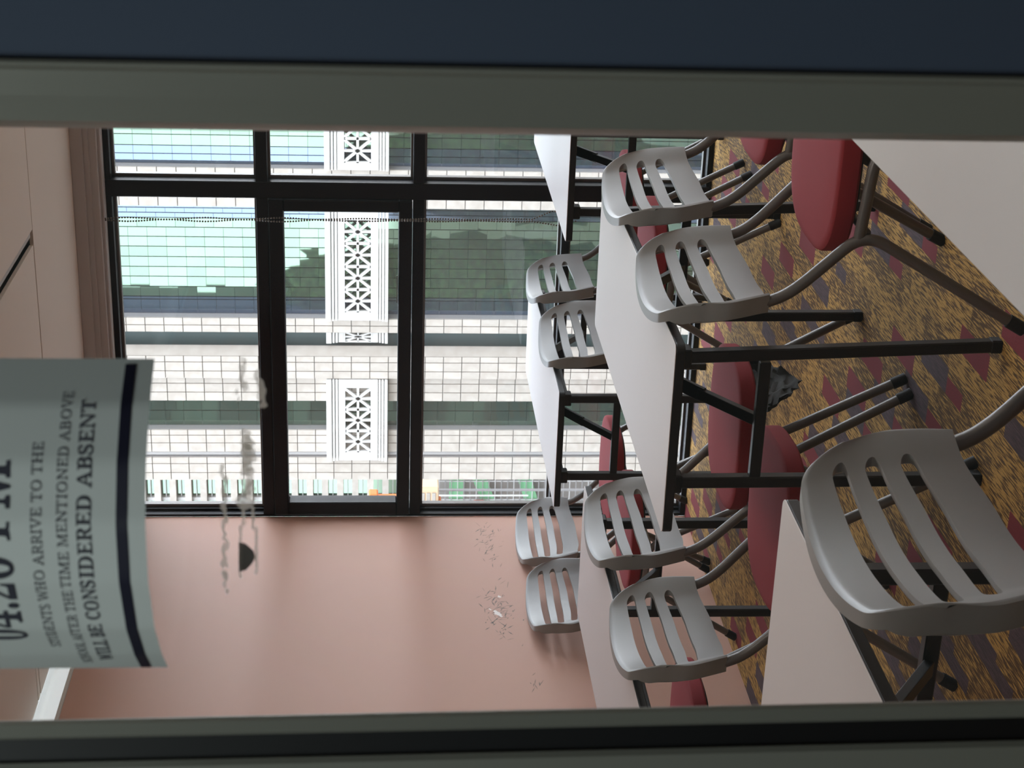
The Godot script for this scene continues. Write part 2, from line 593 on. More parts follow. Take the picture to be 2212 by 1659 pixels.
func blind_chain() -> void:
	var t := thing("blind_chain", "beaded pull chain of the roller blind hanging in front of the window post", "chain", Vector3(1.372, 0, 0.085))
	var beads := tool()
	var r := RandomNumberGenerator.new()
	r.seed = 4
	var ball := SphereMesh.new()
	ball.radius = 0.0040
	ball.height = 0.0080
	ball.radial_segments = 6
	ball.rings = 3
	var strand := func(path: Array, called: String):
		var st := tool()
		tube(st, path, 0.0011, 5)
		for i in path.size() - 1:
			var n := maxi(1, int(path[i].distance_to(path[i + 1]) / 0.0105))
			for k in n:
				st.append_from(ball, 0, Transform3D(Basis.IDENTITY, path[i].lerp(path[i + 1], float(k) / n)))
		build(called, st, M.chain, t)
	var p1 := []
	var p2 := []
	for i in 40:
		var y := 2.44 - 1.70 * i / 39.0
		var tw := sin(i * 0.9) * 0.004 * (1.0 if i < 20 else 0.4)
		p1.append(Vector3(0.004 + tw + 0.02 * (1 - y / 2.44), y, 0.003 * cos(i * 0.9)))
		p2.append(Vector3(-0.004 - tw + 0.02 * (1 - y / 2.44), y, -0.003 * cos(i * 0.9)))
	for k in 9:
		var a := PI * k / 8.0
		p1.append(Vector3(0.012 + 0.03 * cos(a) + 0.012, 0.66 - 0.085 * sin(a) - 0.03 * k / 8.0, 0))
	strand.call(p1, "strand")
	for k in 9:
		var a := PI * k / 8.0
		p2.append(Vector3(0.000 - 0.022 * cos(a) + 0.018, 0.64 - 0.055 * sin(a), 0.004))
	strand.call(p2, "strand")

# ---------------------------------------------------------------- furniture
const TW := 0.4419
const TL := 1.2777
func make_table(label: String, at: Vector3, lean := 0.0) -> Node3D:
	# at: the table's left (low X), far (low Z) corner on the floor
	var t := thing("folding_table", label, "table", at + Vector3(TW / 2, 0, TL / 2), 0.0, "white folding tables of the classroom")
	var st := tool()
	slab(st, TW, TL, 0.738, 0.740, 0.016, 0.0008)
	build("white_laminate", st, M.white_top, t)
	st = tool()
	slab(st, TW, TL, 0.718, 0.7378, 0.016, 0.002)
	build("black_edge", st, M.black, t)
	for s in [-1.0, 1.0]:
		st = tool()
		box(st, Vector3(s * 0.152 - 0.012, 0.694, -0.50), Vector3(s * 0.152 + 0.012, 0.7178, 0.50), 0.002)
		build("side_rail", st, M.black, t)
	for e in [-1.0, 1.0]:
		var z: float = e * (TL / 2 - 0.118)
		var fr := Node3D.new()
		fr.name = "leg_frame"
		t.add_child(fr, true)
		for s in [-1.0, 1.0]:
			st = tool()
			var foot := Vector3(s * 0.152 + (lean if s > 0 else lean * 0.3), 0.012, z)
			bar(st, foot, Vector3(s * 0.150, 0.7175, z), 0.027, 0.027, Vector3.RIGHT, 0.003)
			build("leg", st, M.black, fr)
			st = tool()
			box(st, foot + Vector3(-0.015, -0.012, -0.015), foot + Vector3(0.015, 0.014, 0.015), 0.003)
			build("foot_cap", st, M.rubber, fr)
			st = tool()
			box(st, Vector3(s * 0.150 - 0.022, 0.684, z - 0.02), Vector3(s * 0.150 + 0.022, 0.7176, z + 0.02), 0.003)
			build("bracket", st, M.black, fr)
		st = tool()
		box(st, Vector3(-0.14, 0.507, z - 0.011), Vector3(0.14, 0.532, z + 0.011), 0.002)
		build("cross_bar", st, M.black, fr)
		st = tool()
		var a := Vector3(-0.005, 0.522, z - e * 0.012)
		var b := Vector3(0.0, 0.705, z - e * 0.27)
		bar(st, a, a.lerp(b, 0.55) + Vector3(0, 0.004, 0), 0.026, 0.016, Vector3.RIGHT, 0.001)
		bar(st, a.lerp(b, 0.5) + Vector3(0, 0.004, 0), b, 0.034, 0.010, Vector3.RIGHT, 0.001)
		box(st, b + Vector3(-0.03, -0.004, -0.03), b + Vector3(0.03, 0.0125, 0.03), 0.002)
		build("folding_brace", st, M.black, fr)
	return t

func shell_point(a: float, b: float, back: bool) -> Vector3:
	var ab := absf(a)
	var half := 0.228 + 0.022 * sin(clampf(b / 0.75, 0, 1) * PI / 2) - 0.004 * smoothstep(0.75, 1.0, b)
	var yt := 0.773 - 0.020 * a * a - 0.070 * pow(clampf((ab - 0.70) / 0.30, 0, 1), 2.8)
	var yb := 0.517 + 0.020 * smoothstep(0.25, 0.95, ab)
	var y := lerpf(yb, yt, b)
	var x := -0.054 * (1.0 - a * a) - 0.038 * pow(maxf(0.0, y - 0.52) / 0.25, 1.3)
	var z := a * half * (1.0 - 0.055 * smoothstep(0.55, 1.0, b) * ab)
	if back:
		var th := 0.009 + maxf(0.030 * smoothstep(0.78, 0.96, ab), 0.016 * smoothstep(0.86, 1.0, b))
		x -= th
		z *= 1.0 - 0.012 * smoothstep(0.9, 1.0, ab)
	else:
		x += 0.006 * smoothstep(0.70, 0.96, ab)
		x -= 0.005 * smoothstep(0.975, 1.0, ab) + 0.004 * smoothstep(0.975, 1.0, b)
	return Vector3(x, y, z)

func backrest_mesh() -> Mesh:
	var slots := [[0.272, 0.378], [0.492, 0.596], [0.702, 0.802]]
	var ae := 0.82
	var ai := 0.72
	var cols := []
	for i in 65: cols.append(-1.0 + i / 32.0)
	for v in [-0.82, -0.817, -0.81, -0.80, -0.785, -0.765, -0.74, -0.72, -0.99, -0.975, -0.95]:
		cols.append(v)
		cols.append(-v)
	cols.sort()
	var col := []
	for v in cols:
		if col.is_empty() or v - col[-1] > 0.0015: col.append(v)
	var edge := func(k: int, upper: bool, a: float) -> float:
		var lo: float = slots[k][0]
		var hi: float = slots[k][1]
		var bow := -0.035 * (1.0 - a * a)          # the openings sag towards the middle
		var c := (lo + hi) / 2 + bow + 0.0175
		var h := (hi - lo) / 2
		var ab := absf(a)
		if ab >= ae: h = 0.0
		elif ab > ai: h *= sqrt(maxf(0.0, 1.0 - pow((ab - ai) / (ae - ai), 2.0)))
		return c + h if upper else c - h
	var st := tool()
	var face := func(back: bool):
		st.set_smooth_group(1 if back else 0)
		for j in col.size() - 1:
			for band in 4:
				var lo := []
				var hi := []
				for q in 2:
					var a: float = col[j + q]
					lo.append(0.0 if band == 0 else edge.call(band - 1, true, a))
					hi.append(1.0 if band == 3 else edge.call(band, false, a))
				var n: int = [6, 4, 4, 8][band]
				for s in n:
					var f := func(v): return pow(v, 0.7) if band == 3 else v
					var t0: float = f.call(float(s) / n)
					var t1: float = f.call(float(s + 1) / n)
					var p00 := shell_point(col[j], lerpf(lo[0], hi[0], t0), back)
					var p01 := shell_point(col[j], lerpf(lo[0], hi[0], t1), back)
					var p10 := shell_point(col[j + 1], lerpf(lo[1], hi[1], t0), back)
					var p11 := shell_point(col[j + 1], lerpf(lo[1], hi[1], t1), back)
					var ps := [p00, p01, p11, p00, p11, p10] if back else [p00, p11, p01, p00, p10, p11]
					for p in ps: st.add_vertex(p)
	face.call(false)
	face.call(true)
	var wall := func(a0: float, b0: float, a1: float, b1: float, group: int):
		st.set_smooth_group(group)
		var p := shell_point(a0, b0, false)
		var q := shell_point(a1, b1, false)
		var r := shell_point(a1, b1, true)
		var s := shell_point(a0, b0, true)
		for v in [p, q, r, p, r, s]: st.add_vertex(v)
	for j in col.size() - 1:
		wall.call(col[j + 1], 1.0, col[j], 1.0, 2)
		wall.call(col[j], 0.0, col[j + 1], 0.0, 3)
		for k in 3:
			if absf((col[j] + col[j + 1]) / 2) < ae:
				wall.call(col[j], edge.call(k, true, col[j]), col[j + 1], edge.call(k, true, col[j + 1]), 4 + k)
				wall.call(col[j + 1], edge.call(k, false, col[j + 1]), col[j], edge.call(k, false, col[j]), 7 + k)
	for s in 12:
		wall.call(1.0, s / 12.0, 1.0, (s + 1) / 12.0, 2)
		wall.call(-1.0, (s + 1) / 12.0, -1.0, s / 12.0, 2)
	st.generate_normals()
	return st.commit()

func cushion_mesh(hx: float, hz: float, e: float, profile: Array, sharp: Array) -> Mesh:
	# superellipse in plan, stacked rings [scale, height]
	var st := tool()
	var n := 48
	var ring := func(k: int):
		var out := []
		for i in n:
			var a := TAU * i / n
			var c := cos(a)
			var s := sin(a)
			var x: float = signf(c) * pow(absf(c), 2.0 / e) * hx * profile[k][0]
			var z: float = signf(s) * pow(absf(s), 2.0 / e) * hz * profile[k][0]
			out.append(Vector3(x, profile[k][1], z))
		return out
	var g := 0
	for k in profile.size() - 1:
		if k in sharp: g += 1
		st.set_smooth_group(g)
		var r0: Array = ring.call(k)
		var r1: Array = ring.call(k + 1)
		for i in n:
			var j := (i + 1) % n
			for p in [r0[i], r0[j], r1[j], r0[i], r1[j], r1[i]]: st.add_vertex(p)
	st.generate_normals()
	return st.commit()

var chair0: Node3D
func make_chair() -> Node3D:
	# origin on the floor under the point where the tubes leave the backrest; faces +X
	var t := Node3D.new()
	t.name = numbered("stacking_chair")
	add_child(t)
	tag(t, "grey chair", "chair", "grey slotted-back chairs with red seats")
	put("backrest", backrest_mesh(), M.plastic, t)
	var seat := put("seat_cushion", cushion_mesh(0.212, 0.212, 2.9, [[0.0, 0.366], [0.93, 0.366], [0.985, 0.3685], [1.0, 0.374], [1.0, 0.404], [0.992, 0.4095], [0.975, 0.4125], [0.90, 0.4145], [0.5, 0.4165], [0.0, 0.417]], [3, 5]), M.fabric, t, Vector3(0.258, 0, 0))
	put("seat_pan", cushion_mesh(0.19, 0.19, 2.9, [[0.0, 0.357], [0.95, 0.357], [1.0, 0.361], [1.0, 0.3658], [0.0, 0.3658]], [1, 3]), M.rubber, seat)
	for s in [-1.0, 1.0]:
		var st := tool()
		var back := [Vector3(-0.032, 0.58, s * 0.2150), Vector3(-0.024, 0.546, s * 0.2150), Vector3(0.000, 0.490, s * 0.2185), Vector3(0.142, 0.352, s * 0.232), Vector3(-0.047, 0.012, s * 0.284)]
		tube(st, rounded(back, 0.055, 7), 0.0125, 14)
		var leg := build("back_leg", st, M.tube, t)
		st = tool()
		tube(st, [Vector3(-0.034, 0.036, s * 0.2805), Vector3(-0.053, 0.001, s * 0.2857)], 0.0150, 12)
		build("foot_cap", st, M.rubber, leg)
		st = tool()
		tube(st, rounded([Vector3(0.115, 0.362, s * 0.229), Vector3(0.318, 0.347, s * 0.232), Vector3(0.492, 0.012, s * 0.249)], 0.05, 7), 0.0125, 14)
		leg = build("front_leg", st, M.tube, t)
		st = tool()
		tube(st, [Vector3(0.480, 0.036, s * 0.248), Vector3(0.4975, 0.001, s * 0.2495)], 0.0150, 12)
		build("foot_cap", st, M.rubber, leg)
	for x in [0.14, 0.31]:
		var st := tool()
		tube(st, [Vector3(x, 0.3475, -0.231), Vector3(x, 0.3475, 0.231)], 0.0095, 10)
		build("cross_tube", st, M.tube, t)
	return t

func chair(x: float, z: float, turn: float, label: String) -> Node3D:
	var t: Node3D
	if chair0 == null:
		chair0 = make_chair()
		t = chair0
	else:
		t = chair0.duplicate()
		t.name = numbered("stacking_chair")
		add_child(t)
	t.position = Vector3(x, 0, z)
	t.rotation_degrees.y = turn
	t.set_meta("label", label)
	return t

func furniture() -> void:
	make_table("white table cut off by the navy door, only a broad corner of its top showing", Vector3(2.907, 0, 4.25))
	make_table("white folding table in the room's middle, both legs and crossbar of one end in view", Vector3(1.7256, 0, 2.146), 0.028)
	make_table("white folding table parallel to the pink wall, behind two chairs with slotted backs", Vector3(0.756, 0, 2.111))
	make_table("white folding table before the window that reaches to the pink wall's corner", Vector3(0.724, 0, 0.064))
	make_table("white table showing as a narrow wedge between a red seat and the biggest chair back", Vector3(1.8665, 0, 4.398))
	make_table("white folding table before the window with the blind chain hanging behind its corner", Vector3(1.699, 0, 0.040))
	chair(2.264, 3.135, -0.9, "grey slotted-back chair whose red seat and bent rear leg show beside the cut-off table")
	chair(2.270, 2.470, -1.7, "grey slotted-back chair in front of the window, its neighbour's back overlapping its tubes")
	chair(1.310, 3.065, 5.0, "grey slotted-back chair nearest the grey frame edge, standing over the table along the pink wall")
	var f := chair(1.298, 2.480, 1.5, "grey slotted-back chair overlapped by the pointed corner of the middle white table")
	chair(1.270, 0.352, 2.5, "small grey chair back beside the window, topmost of two that the middle table cuts off")
	chair(1.264, 0.948, -3.0, "small grey chair back directly behind the long edge of the middle white table")
	chair(0.122, 0.312, -3.0, "grey chair back against the pink wall just beneath the window frame")
	chair(0.140, 0.880, -1.0, "grey chair back against the pink wall beside the paint scuffs, cut off by a table")
	chair(2.475, 4.745, 0.0, "very large grey slotted chair back close to the door glass")
	chair(0.150, 2.260, 0.0, "chair showing only its red seat front behind a grey back at the frame edge")
	dust_cover(f)

func dust_cover(f: Node3D) -> void:
	# torn lining that hangs from under the seat's front
	var st := tool()
	var n := FastNoiseLite.new()
	n.seed = 8
	n.frequency = 9.0
	var nu := 16
	var nv := 10
	var pt := func(i, j):
		var u := float(i) / nu
		var v := float(j) / nv
		var drop := 0.02 + 0.10 * sin(u * PI * 0.9 + 0.35) + 0.03 * n.get_noise_2d(u * 3.0, 4.0)
		return Vector3(0.37 + 0.05 * v + 0.025 * n.get_noise_2d(u, v), 0.356 - drop * v + 0.012 * n.get_noise_2d(u * 2, v * 2 + 7), 0.20 - 0.30 * u + 0.03 * n.get_noise_2d(v * 2, u))
	for i in nu:
		for j in nv:
			for q in [[i, j], [i + 1, j], [i + 1, j + 1], [i, j], [i + 1, j + 1], [i, j + 1]]:
				st.add_vertex(pt.call(q[0], q[1]))
	st.generate_normals()
	var m := mat(Color(0.16, 0.15, 0.13), 0.8)
	m.cull_mode = BaseMaterial3D.CULL_DISABLED
	tag(build("torn_lining", st, m, f), "crumpled dark lining hanging from under the seat")

# ---------------------------------------------------------------- the door in front
func local_at(px: float, py: float, depth: float) -> Vector3:
	# where the line of sight through a photo pixel meets the plane `depth` in front of the camera, in the door's own axes
	var fwd := Vector3(0, -sin(PITCH), -cos(PITCH))
	var u0 := Vector3.RIGHT.cross(fwd)
	var right := Vector3.RIGHT * cos(ROLL) + u0 * sin(ROLL)
	var up := -Vector3.RIGHT * sin(ROLL) + u0 * cos(ROLL)
	var d := fwd + right * ((1659.0 - py - 829.5) / FOCAL) - up * ((px - 1106.0) / FOCAL)
	return d * (depth / -d.z) + Vector3(0, CAM.y, 0)

func door() -> void:
	var s := GLASS / 0.85
	var d := Node3D.new()
	d.name = "door_1"
	add_child(d)
	d.transform = Transform3D(door_basis(), Vector3(CAM.x, 0, CAM.z))
	d.set_meta("kind", "structure")
	var xr := 0.1255 * s      # inner edge, hinge side
	var xl := -0.1615 * s     # inner edge, lock side
	var y0 := 0.35
	var y1 := 2.02
	var zg := -GLASS
	# navy leaf: hinge stile, top and bottom rails
	var st := tool()
	box(st, Vector3(xr + 0.0255, 0.01, zg - 0.02), Vector3(xr + 0.62, 2.12, zg + 0.022), 0.003)
	build("leaf", st, M.navy, d)
	st = tool()
	box(st, Vector3(xl - 0.010, y1 + 0.03, zg - 0.02), Vector3(xr + 0.0255, 2.12, zg + 0.020), 0.003)
	box(st, Vector3(xl - 0.010, 0.01, zg - 0.02), Vector3(xr + 0.0255, y0 - 0.03, zg + 0.020), 0.003)
	build("rails", st, M.navy, d)
	# glazing bead with a raised outer lip (hinge side)
	st = tool()
	var prof := [Vector2(xr + 0.0335, 0.0225), Vector2(xr + 0.0325, 0.0275), Vector2(xr + 0.0305, 0.0290), Vector2(xr + 0.0285, 0.0275), Vector2(xr + 0.0272, 0.0225), Vector2(xr + 0.014, 0.016), Vector2(xr + 0.001, 0.008), Vector2(xr, 0.0), Vector2(xr, -0.012), Vector2(xr + 0.03, -0.012)]
	extrude(st, prof, y0 - 0.03, y1 + 0.03, zg)
	build("glazing_bead", st, M.bead, d)
	var lock := Node3D.new()          # the lock side hangs slightly out of plumb
	lock.name = "lock_side"
	d.add_child(lock)
	lock.position = Vector3(xl, 1.29, 0)
	lock.rotation.z = 0.0098
	st = tool()
	var prof2 := [Vector2(-0.001, -0.001), Vector2(-0.001, 0.0012), Vector2(-0.003, 0.0035), Vector2(-0.0095, 0.0055), Vector2(-0.0112, 0.003), Vector2(-0.0112, -0.001)]
	extrude(st, prof2, y0 - 1.32, y1 - 1.26, zg)
	build("glazing_bead", st, M.bead, lock)
	st = tool()
	box(st, Vector3(-0.0260, -1.27, zg - 0.03), Vector3(-0.0112, 0.85, zg - 0.001), 0.001)
	build("rubber_seal", st, M.seal, lock)
	st = tool()
	box(st, Vector3(-0.13, -1.27, zg - 0.06), Vector3(-0.0248, 0.84, zg + 0.006), 0.003)
	build("jamb", st, M.bead, lock)
	st = tool()
	box(st, Vector3(xl - 0.13, 2.13, zg - 0.06), Vector3(xr + 0.75, 2.25, zg + 0.012), 0.003)
	box(st, Vector3(xr + 0.625, 0.0, zg - 0.06), Vector3(xr + 0.75, 2.2, zg + 0.012), 0.003)
	build("door_frame", st, M.bead, d)
	st = tool()
	box(st, Vector3(xl - 0.004, y0 - 0.01, zg - 0.006), Vector3(xr + 0.004, y1 + 0.01, zg))
	build("glass", st, M.door_pane, d)
	# the wall the door stands in, and the corridor this side of it
	st = tool()
	var b := door_basis()
	var at := Vector3(CAM.x, 0, CAM.z)
	box(st, Vector3(-4.4, 0, zg - 0.10), Vector3(xl - 0.13, 3.0, zg), 0.0, b, at)
	box(st, Vector3(xr + 0.74, 0, zg - 0.10), Vector3(4.6, 3.0, zg), 0.0, b, at)
	box(st, Vector3(xl - 0.14, 2.24, zg - 0.10), Vector3(xr + 0.75, 3.0, zg), 0.0, b, at)
	struct("wall_back", st, M.plaster)
	st = tool()
	box(st, Vector3(-2.2, 0.0, 1.3), Vector3(2.2, 3.0, 1.4), 0.0, b, at)
	box(st, Vector3(-2.3, 0.0, zg), Vector3(-2.2, 3.0, 1.4), 0.0, b, at)
	box(st, Vector3(2.2, 0.0, zg), Vector3(2.3, 3.0, 1.4), 0.0, b, at)
	box(st, Vector3(-2.3, -0.2, zg), Vector3(2.3, -0.002, 1.4), 0.0, b, at)
	struct("wall_corridor", st, mat(Color(0.40, 0.42, 0.46), 0.7))
	st = tool()
	box(st, Vector3(-2.3, 2.45, zg), Vector3(2.3, 2.55, 1.4), 0.0, b, at)
	struct("ceiling_corridor", st, M.plaster)
	var t := thing("corridor_light", "flat white ceiling lamp panel of the corridor", "lamp", at + b * Vector3(-0.5, 2.45, 0.1), YAW)
	st = tool()
	box(st, Vector3(-0.3, -0.03, -0.3), Vector3(0.3, 0.0, 0.3), 0.004)
	var em := mat(Color(0.9, 0.9, 0.9))
	em.emission_enabled = true
	em.emission = Color(0.93, 1.0, 0.97)
	em.emission_energy_multiplier = 1.2
	build("diffuser", st, em, t)
	area_light(t, Vector3(0, -0.04, 0), Vector2(0.56, 0.56), Color(0.95, 1.0, 0.985), 0.86)
	notice()
	residue()

func extrude(st: SurfaceTool, prof: Array, y0: float, y1: float, zg: float) -> void:
	var n := prof.size()
	for i in n:
		var p: Vector2 = prof[i]
		var q: Vector2 = prof[(i + 1) % n]
		var e := (q - p).normalized()
		var mid := Vector2.ZERO
		for v in prof: mid += v / n
		var nn := Vector2(e.y, -e.x)
		if nn.dot((p + q) / 2 - mid) < 0: nn = -nn
		quad(st, Vector3(p.x, y0, zg + p.y), Vector3(q.x, y0, zg + q.y), Vector3(q.x, y1, zg + q.y), Vector3(p.x, y1, zg + p.y), Vector3(nn.x, 0, nn.y))

var sheet := []          # [arc length, x, depth] along the notice's width
func sheet_point(sx: float, y: float, lift := 0.0) -> Vector3:
	# sx: metres along the paper from its right edge; y: height
	var k := 0
	while k < sheet.size() - 2 and sheet[k + 1][0] < sx: k += 1
	var a: Array = sheet[k]
	var b: Array = sheet[k + 1]
	var t: float = (sx - a[0]) / (b[0] - a[0])
	var p := Vector2(lerpf(a[1], b[1], t), lerpf(a[2], b[2], t))
	var d := Vector2(b[1] - a[1], b[2] - a[2]).normalized()
	var n := Vector2(d.y, -d.x)
	if n.y > 0: n = -n
	p += n * lift
	return Vector3(p.x, y, -p.y)

func notice() -> void:
	# printed sheet taped at its top, bulging away from the glass
	var s := GLASS / 0.85
	var cx := [0.0109, -0.010, -0.035, -0.062, -0.088, -0.112, -0.128, -0.1381]
	var cd := [0.789, 0.772, 0.7615, 0.759, 0.769, 0.792, 0.819, 0.843]
	var curve := Curve2D.new()
	for i in cx.size():
		var q := Vector2(cx[i], cd[i]) * s
		var p0 := Vector2(cx[maxi(i - 1, 0)], cd[maxi(i - 1, 0)]) * s
		var p1 := Vector2(cx[mini(i + 1, 7)], cd[mini(i + 1, 7)]) * s
		curve.add_point(q, (p0 - p1) / 6.0, (p1 - p0) / 6.0)
	var len_ := curve.get_baked_length()
	for i in 61:
		var q := curve.sample_baked(len_ * i / 60.0)
		sheet.append([len_ * i / 60.0, q.x, q.y])
	var yb := CAM.y + 0.1012 * s
	var t := thing("paper_notice", "curled white paper notice with navy print taped inside the door glass", "notice", Vector3(CAM.x, 0, CAM.z), YAW)
	var st := tool()
	var h := 0.297
	for i in 60:
		for j in 12:
			var f := func(a, b): return sheet_point(len_ * a / 60.0, yb + h * b / 12.0)
			for p in [f.call(i, j), f.call(i, j + 1), f.call(i + 1, j + 1), f.call(i, j), f.call(i + 1, j + 1), f.call(i + 1, j)]: st.add_vertex(p)
	st.generate_normals()
	build("sheet", st, M.paper, t)
	# printed bar near the lower edge
	st = tool()
	for i in 58:
		var f2 := func(a, y): return sheet_point(0.004 + (len_ - 0.006) * a / 58.0, yb + y, 0.0004)
		for p in [f2.call(i, 0.0092), f2.call(i, 0.0150), f2.call(i + 1, 0.0150), f2.call(i, 0.0092), f2.call(i + 1, 0.0150), f2.call(i + 1, 0.0092)]: st.add_vertex(p)
	st.generate_normals()
	build("printed_bar", st, M.ink, t)
	line_of_text(t, "WILL BE CONSIDERED ABSENT", 0.0275, 0.0076, len_, 0.186, true, M.ink_grey)
	line_of_text(t, "SCHOOL AFTER THE TIME MENTIONED ABOVE", 0.0398, 0.0054, len_, 0.197, false, M.ink_grey)
	line_of_text(t, "STUDENTS WHO ARRIVE TO THE", 0.0528, 0.0054, len_, 0.138, false, M.ink_grey)
	line_of_text(t, "04:20 PM", 0.0680, 0.026, len_, 0.118, true, M.ink)

func line_of_text(t: Node3D, words: String, base: float, cap: float, len_: float, want: float, bold: bool, m: Material) -> void:
	var s := GLASS / 0.85
	var font := SystemFont.new()
	font.font_names = PackedStringArray(["Droid Serif"])
	font.font_weight = 700 if bold else 400
	var tm := TextMesh.new()
	tm.text = words
	tm.font = font
	tm.font_size = 64
	tm.pixel_size = 0.001
	tm.depth = 0.0
	tm.curve_step = 1.0
	tm.horizontal_alignment = HORIZONTAL_ALIGNMENT_CENTER
	var arr := tm.get_mesh_arrays()
	var v: PackedVector3Array = arr[Mesh.ARRAY_VERTEX]
	var lo := Vector3(1e9, 1e9, 0)
	var hi := -lo
	for p in v:
		lo = Vector3(minf(lo.x, p.x), minf(lo.y, p.y), 0)
		hi = Vector3(maxf(hi.x, p.x), maxf(hi.y, p.y), 0)
	var yb := CAM.y + 0.1012 * s
	var mid := len_ * 0.5 + 0.004
	var kx := want / (hi.x - lo.x)
	var ky := cap / (hi.y - lo.y)
	for i in v.size():
		var p := v[i]
		v[i] = sheet_point(clampf(mid - (p.x - (lo.x + hi.x) / 2) * kx, 0.001, len_ - 0.001), yb + base + (p.y - lo.y) * ky, 0.0004)
	arr[Mesh.ARRAY_VERTEX] = v
	var nn := PackedVector3Array()
	nn.resize(v.size())
	for i in v.size(): nn[i] = Vector3(0, 0, 1)
	arr[Mesh.ARRAY_NORMAL] = nn
	arr[Mesh.ARRAY_TANGENT] = null
	var mesh := ArrayMesh.new()
	mesh.add_surface_from_arrays(Mesh.PRIMITIVE_TRIANGLES, arr)
	put("printed_line", mesh, m, t)

func residue() -> void:
	# what old sticky tape left on the glass
	var zg := -GLASS + 0.0008
	var r := RandomNumberGenerator.new()
	r.seed = 31
	var blob := func(st: SurfaceTool, c: Vector2, rx: float, ry: float):
		var n := 9
		var ring := []
		for k in n:
			var a := TAU * k / n
			var q := r.randf_range(0.65, 1.25)
			ring.append(Vector3(c.x + cos(a) * rx * q, c.y + sin(a) * ry * q, zg + 0.0004))
		for k in n: tri(st, Vector3(c.x, c.y, zg + 0.0006), ring[k], ring[(k + 1) % n], Vector3(0, 0, 1))
	var strip := func(label: String, p: Array, n: int, rx: float, ry: float, spread: float):
		var t := thing("tape_residue", label, "tape", Vector3(CAM.x, 0, CAM.z), YAW, "torn tape marks on the door glass")
		var st := tool()
		for i in n:
			var u := float(i) / maxf(1, n - 1)
			var a := local_at(lerpf(p[0], p[2], u), lerpf(p[1], p[3], u), GLASS)
			blob.call(st, Vector2(a.x + r.randfn(0, 0.0008), a.y + r.randfn(0, spread)), rx * r.randf_range(0.5, 1.3), ry * r.randf_range(0.5, 1.2))
		build("film", st, M.residue, t)
		return t
	strip.call("small white blob of tape left beside the sash corner", [562, 815, 570, 872], 7, 0.0035, 0.0022, 0.001)
	strip.call("faint white smear of tape over the white facade", [528, 770, 520, 860], 9, 0.003, 0.0016, 0.0012)
	var t: Node3D = strip.call("wide white strip of torn tape with a dark grey scrap at its end", [532, 940, 536, 1080], 16, 0.0045, 0.0042, 0.0012)
	var st := tool()
	for i in 26:
		var edge := float(i) / 25.0
		var a := local_at(536.0 + (18.0 if i % 2 == 0 else -16.0) * (1.0 if edge > 0.35 else 0.6), 1085.0 + 155.0 * edge, GLASS)
		blob.call(st, Vector2(a.x, a.y), 0.0028 * r.randf_range(0.5, 1.2), 0.0011)
	build("film_edge", st, M.residue, t)
	st = tool()
	var poly := []
	for q in [[516, 1170], [531, 1174], [549, 1190], [551, 1203], [546, 1216], [532, 1231], [516, 1234]]: poly.append(local_at(q[0], q[1], GLASS))
	for i in range(1, poly.size() - 1):
		tri(st, poly[0] + Vector3(0, 0, 0.0012), poly[i] + Vector3(0, 0, 0.0012), poly[i + 1] + Vector3(0, 0, 0.0012), Vector3(0, 0, 1))
	tag(build("grey_scrap", st, M.grey_tape, t), "dark grey scrap of tape")
	strip.call("thin white streak of tape running along the paper notice", [486, 1010, 487, 1270], 30, 0.0030, 0.0014, 0.0009)

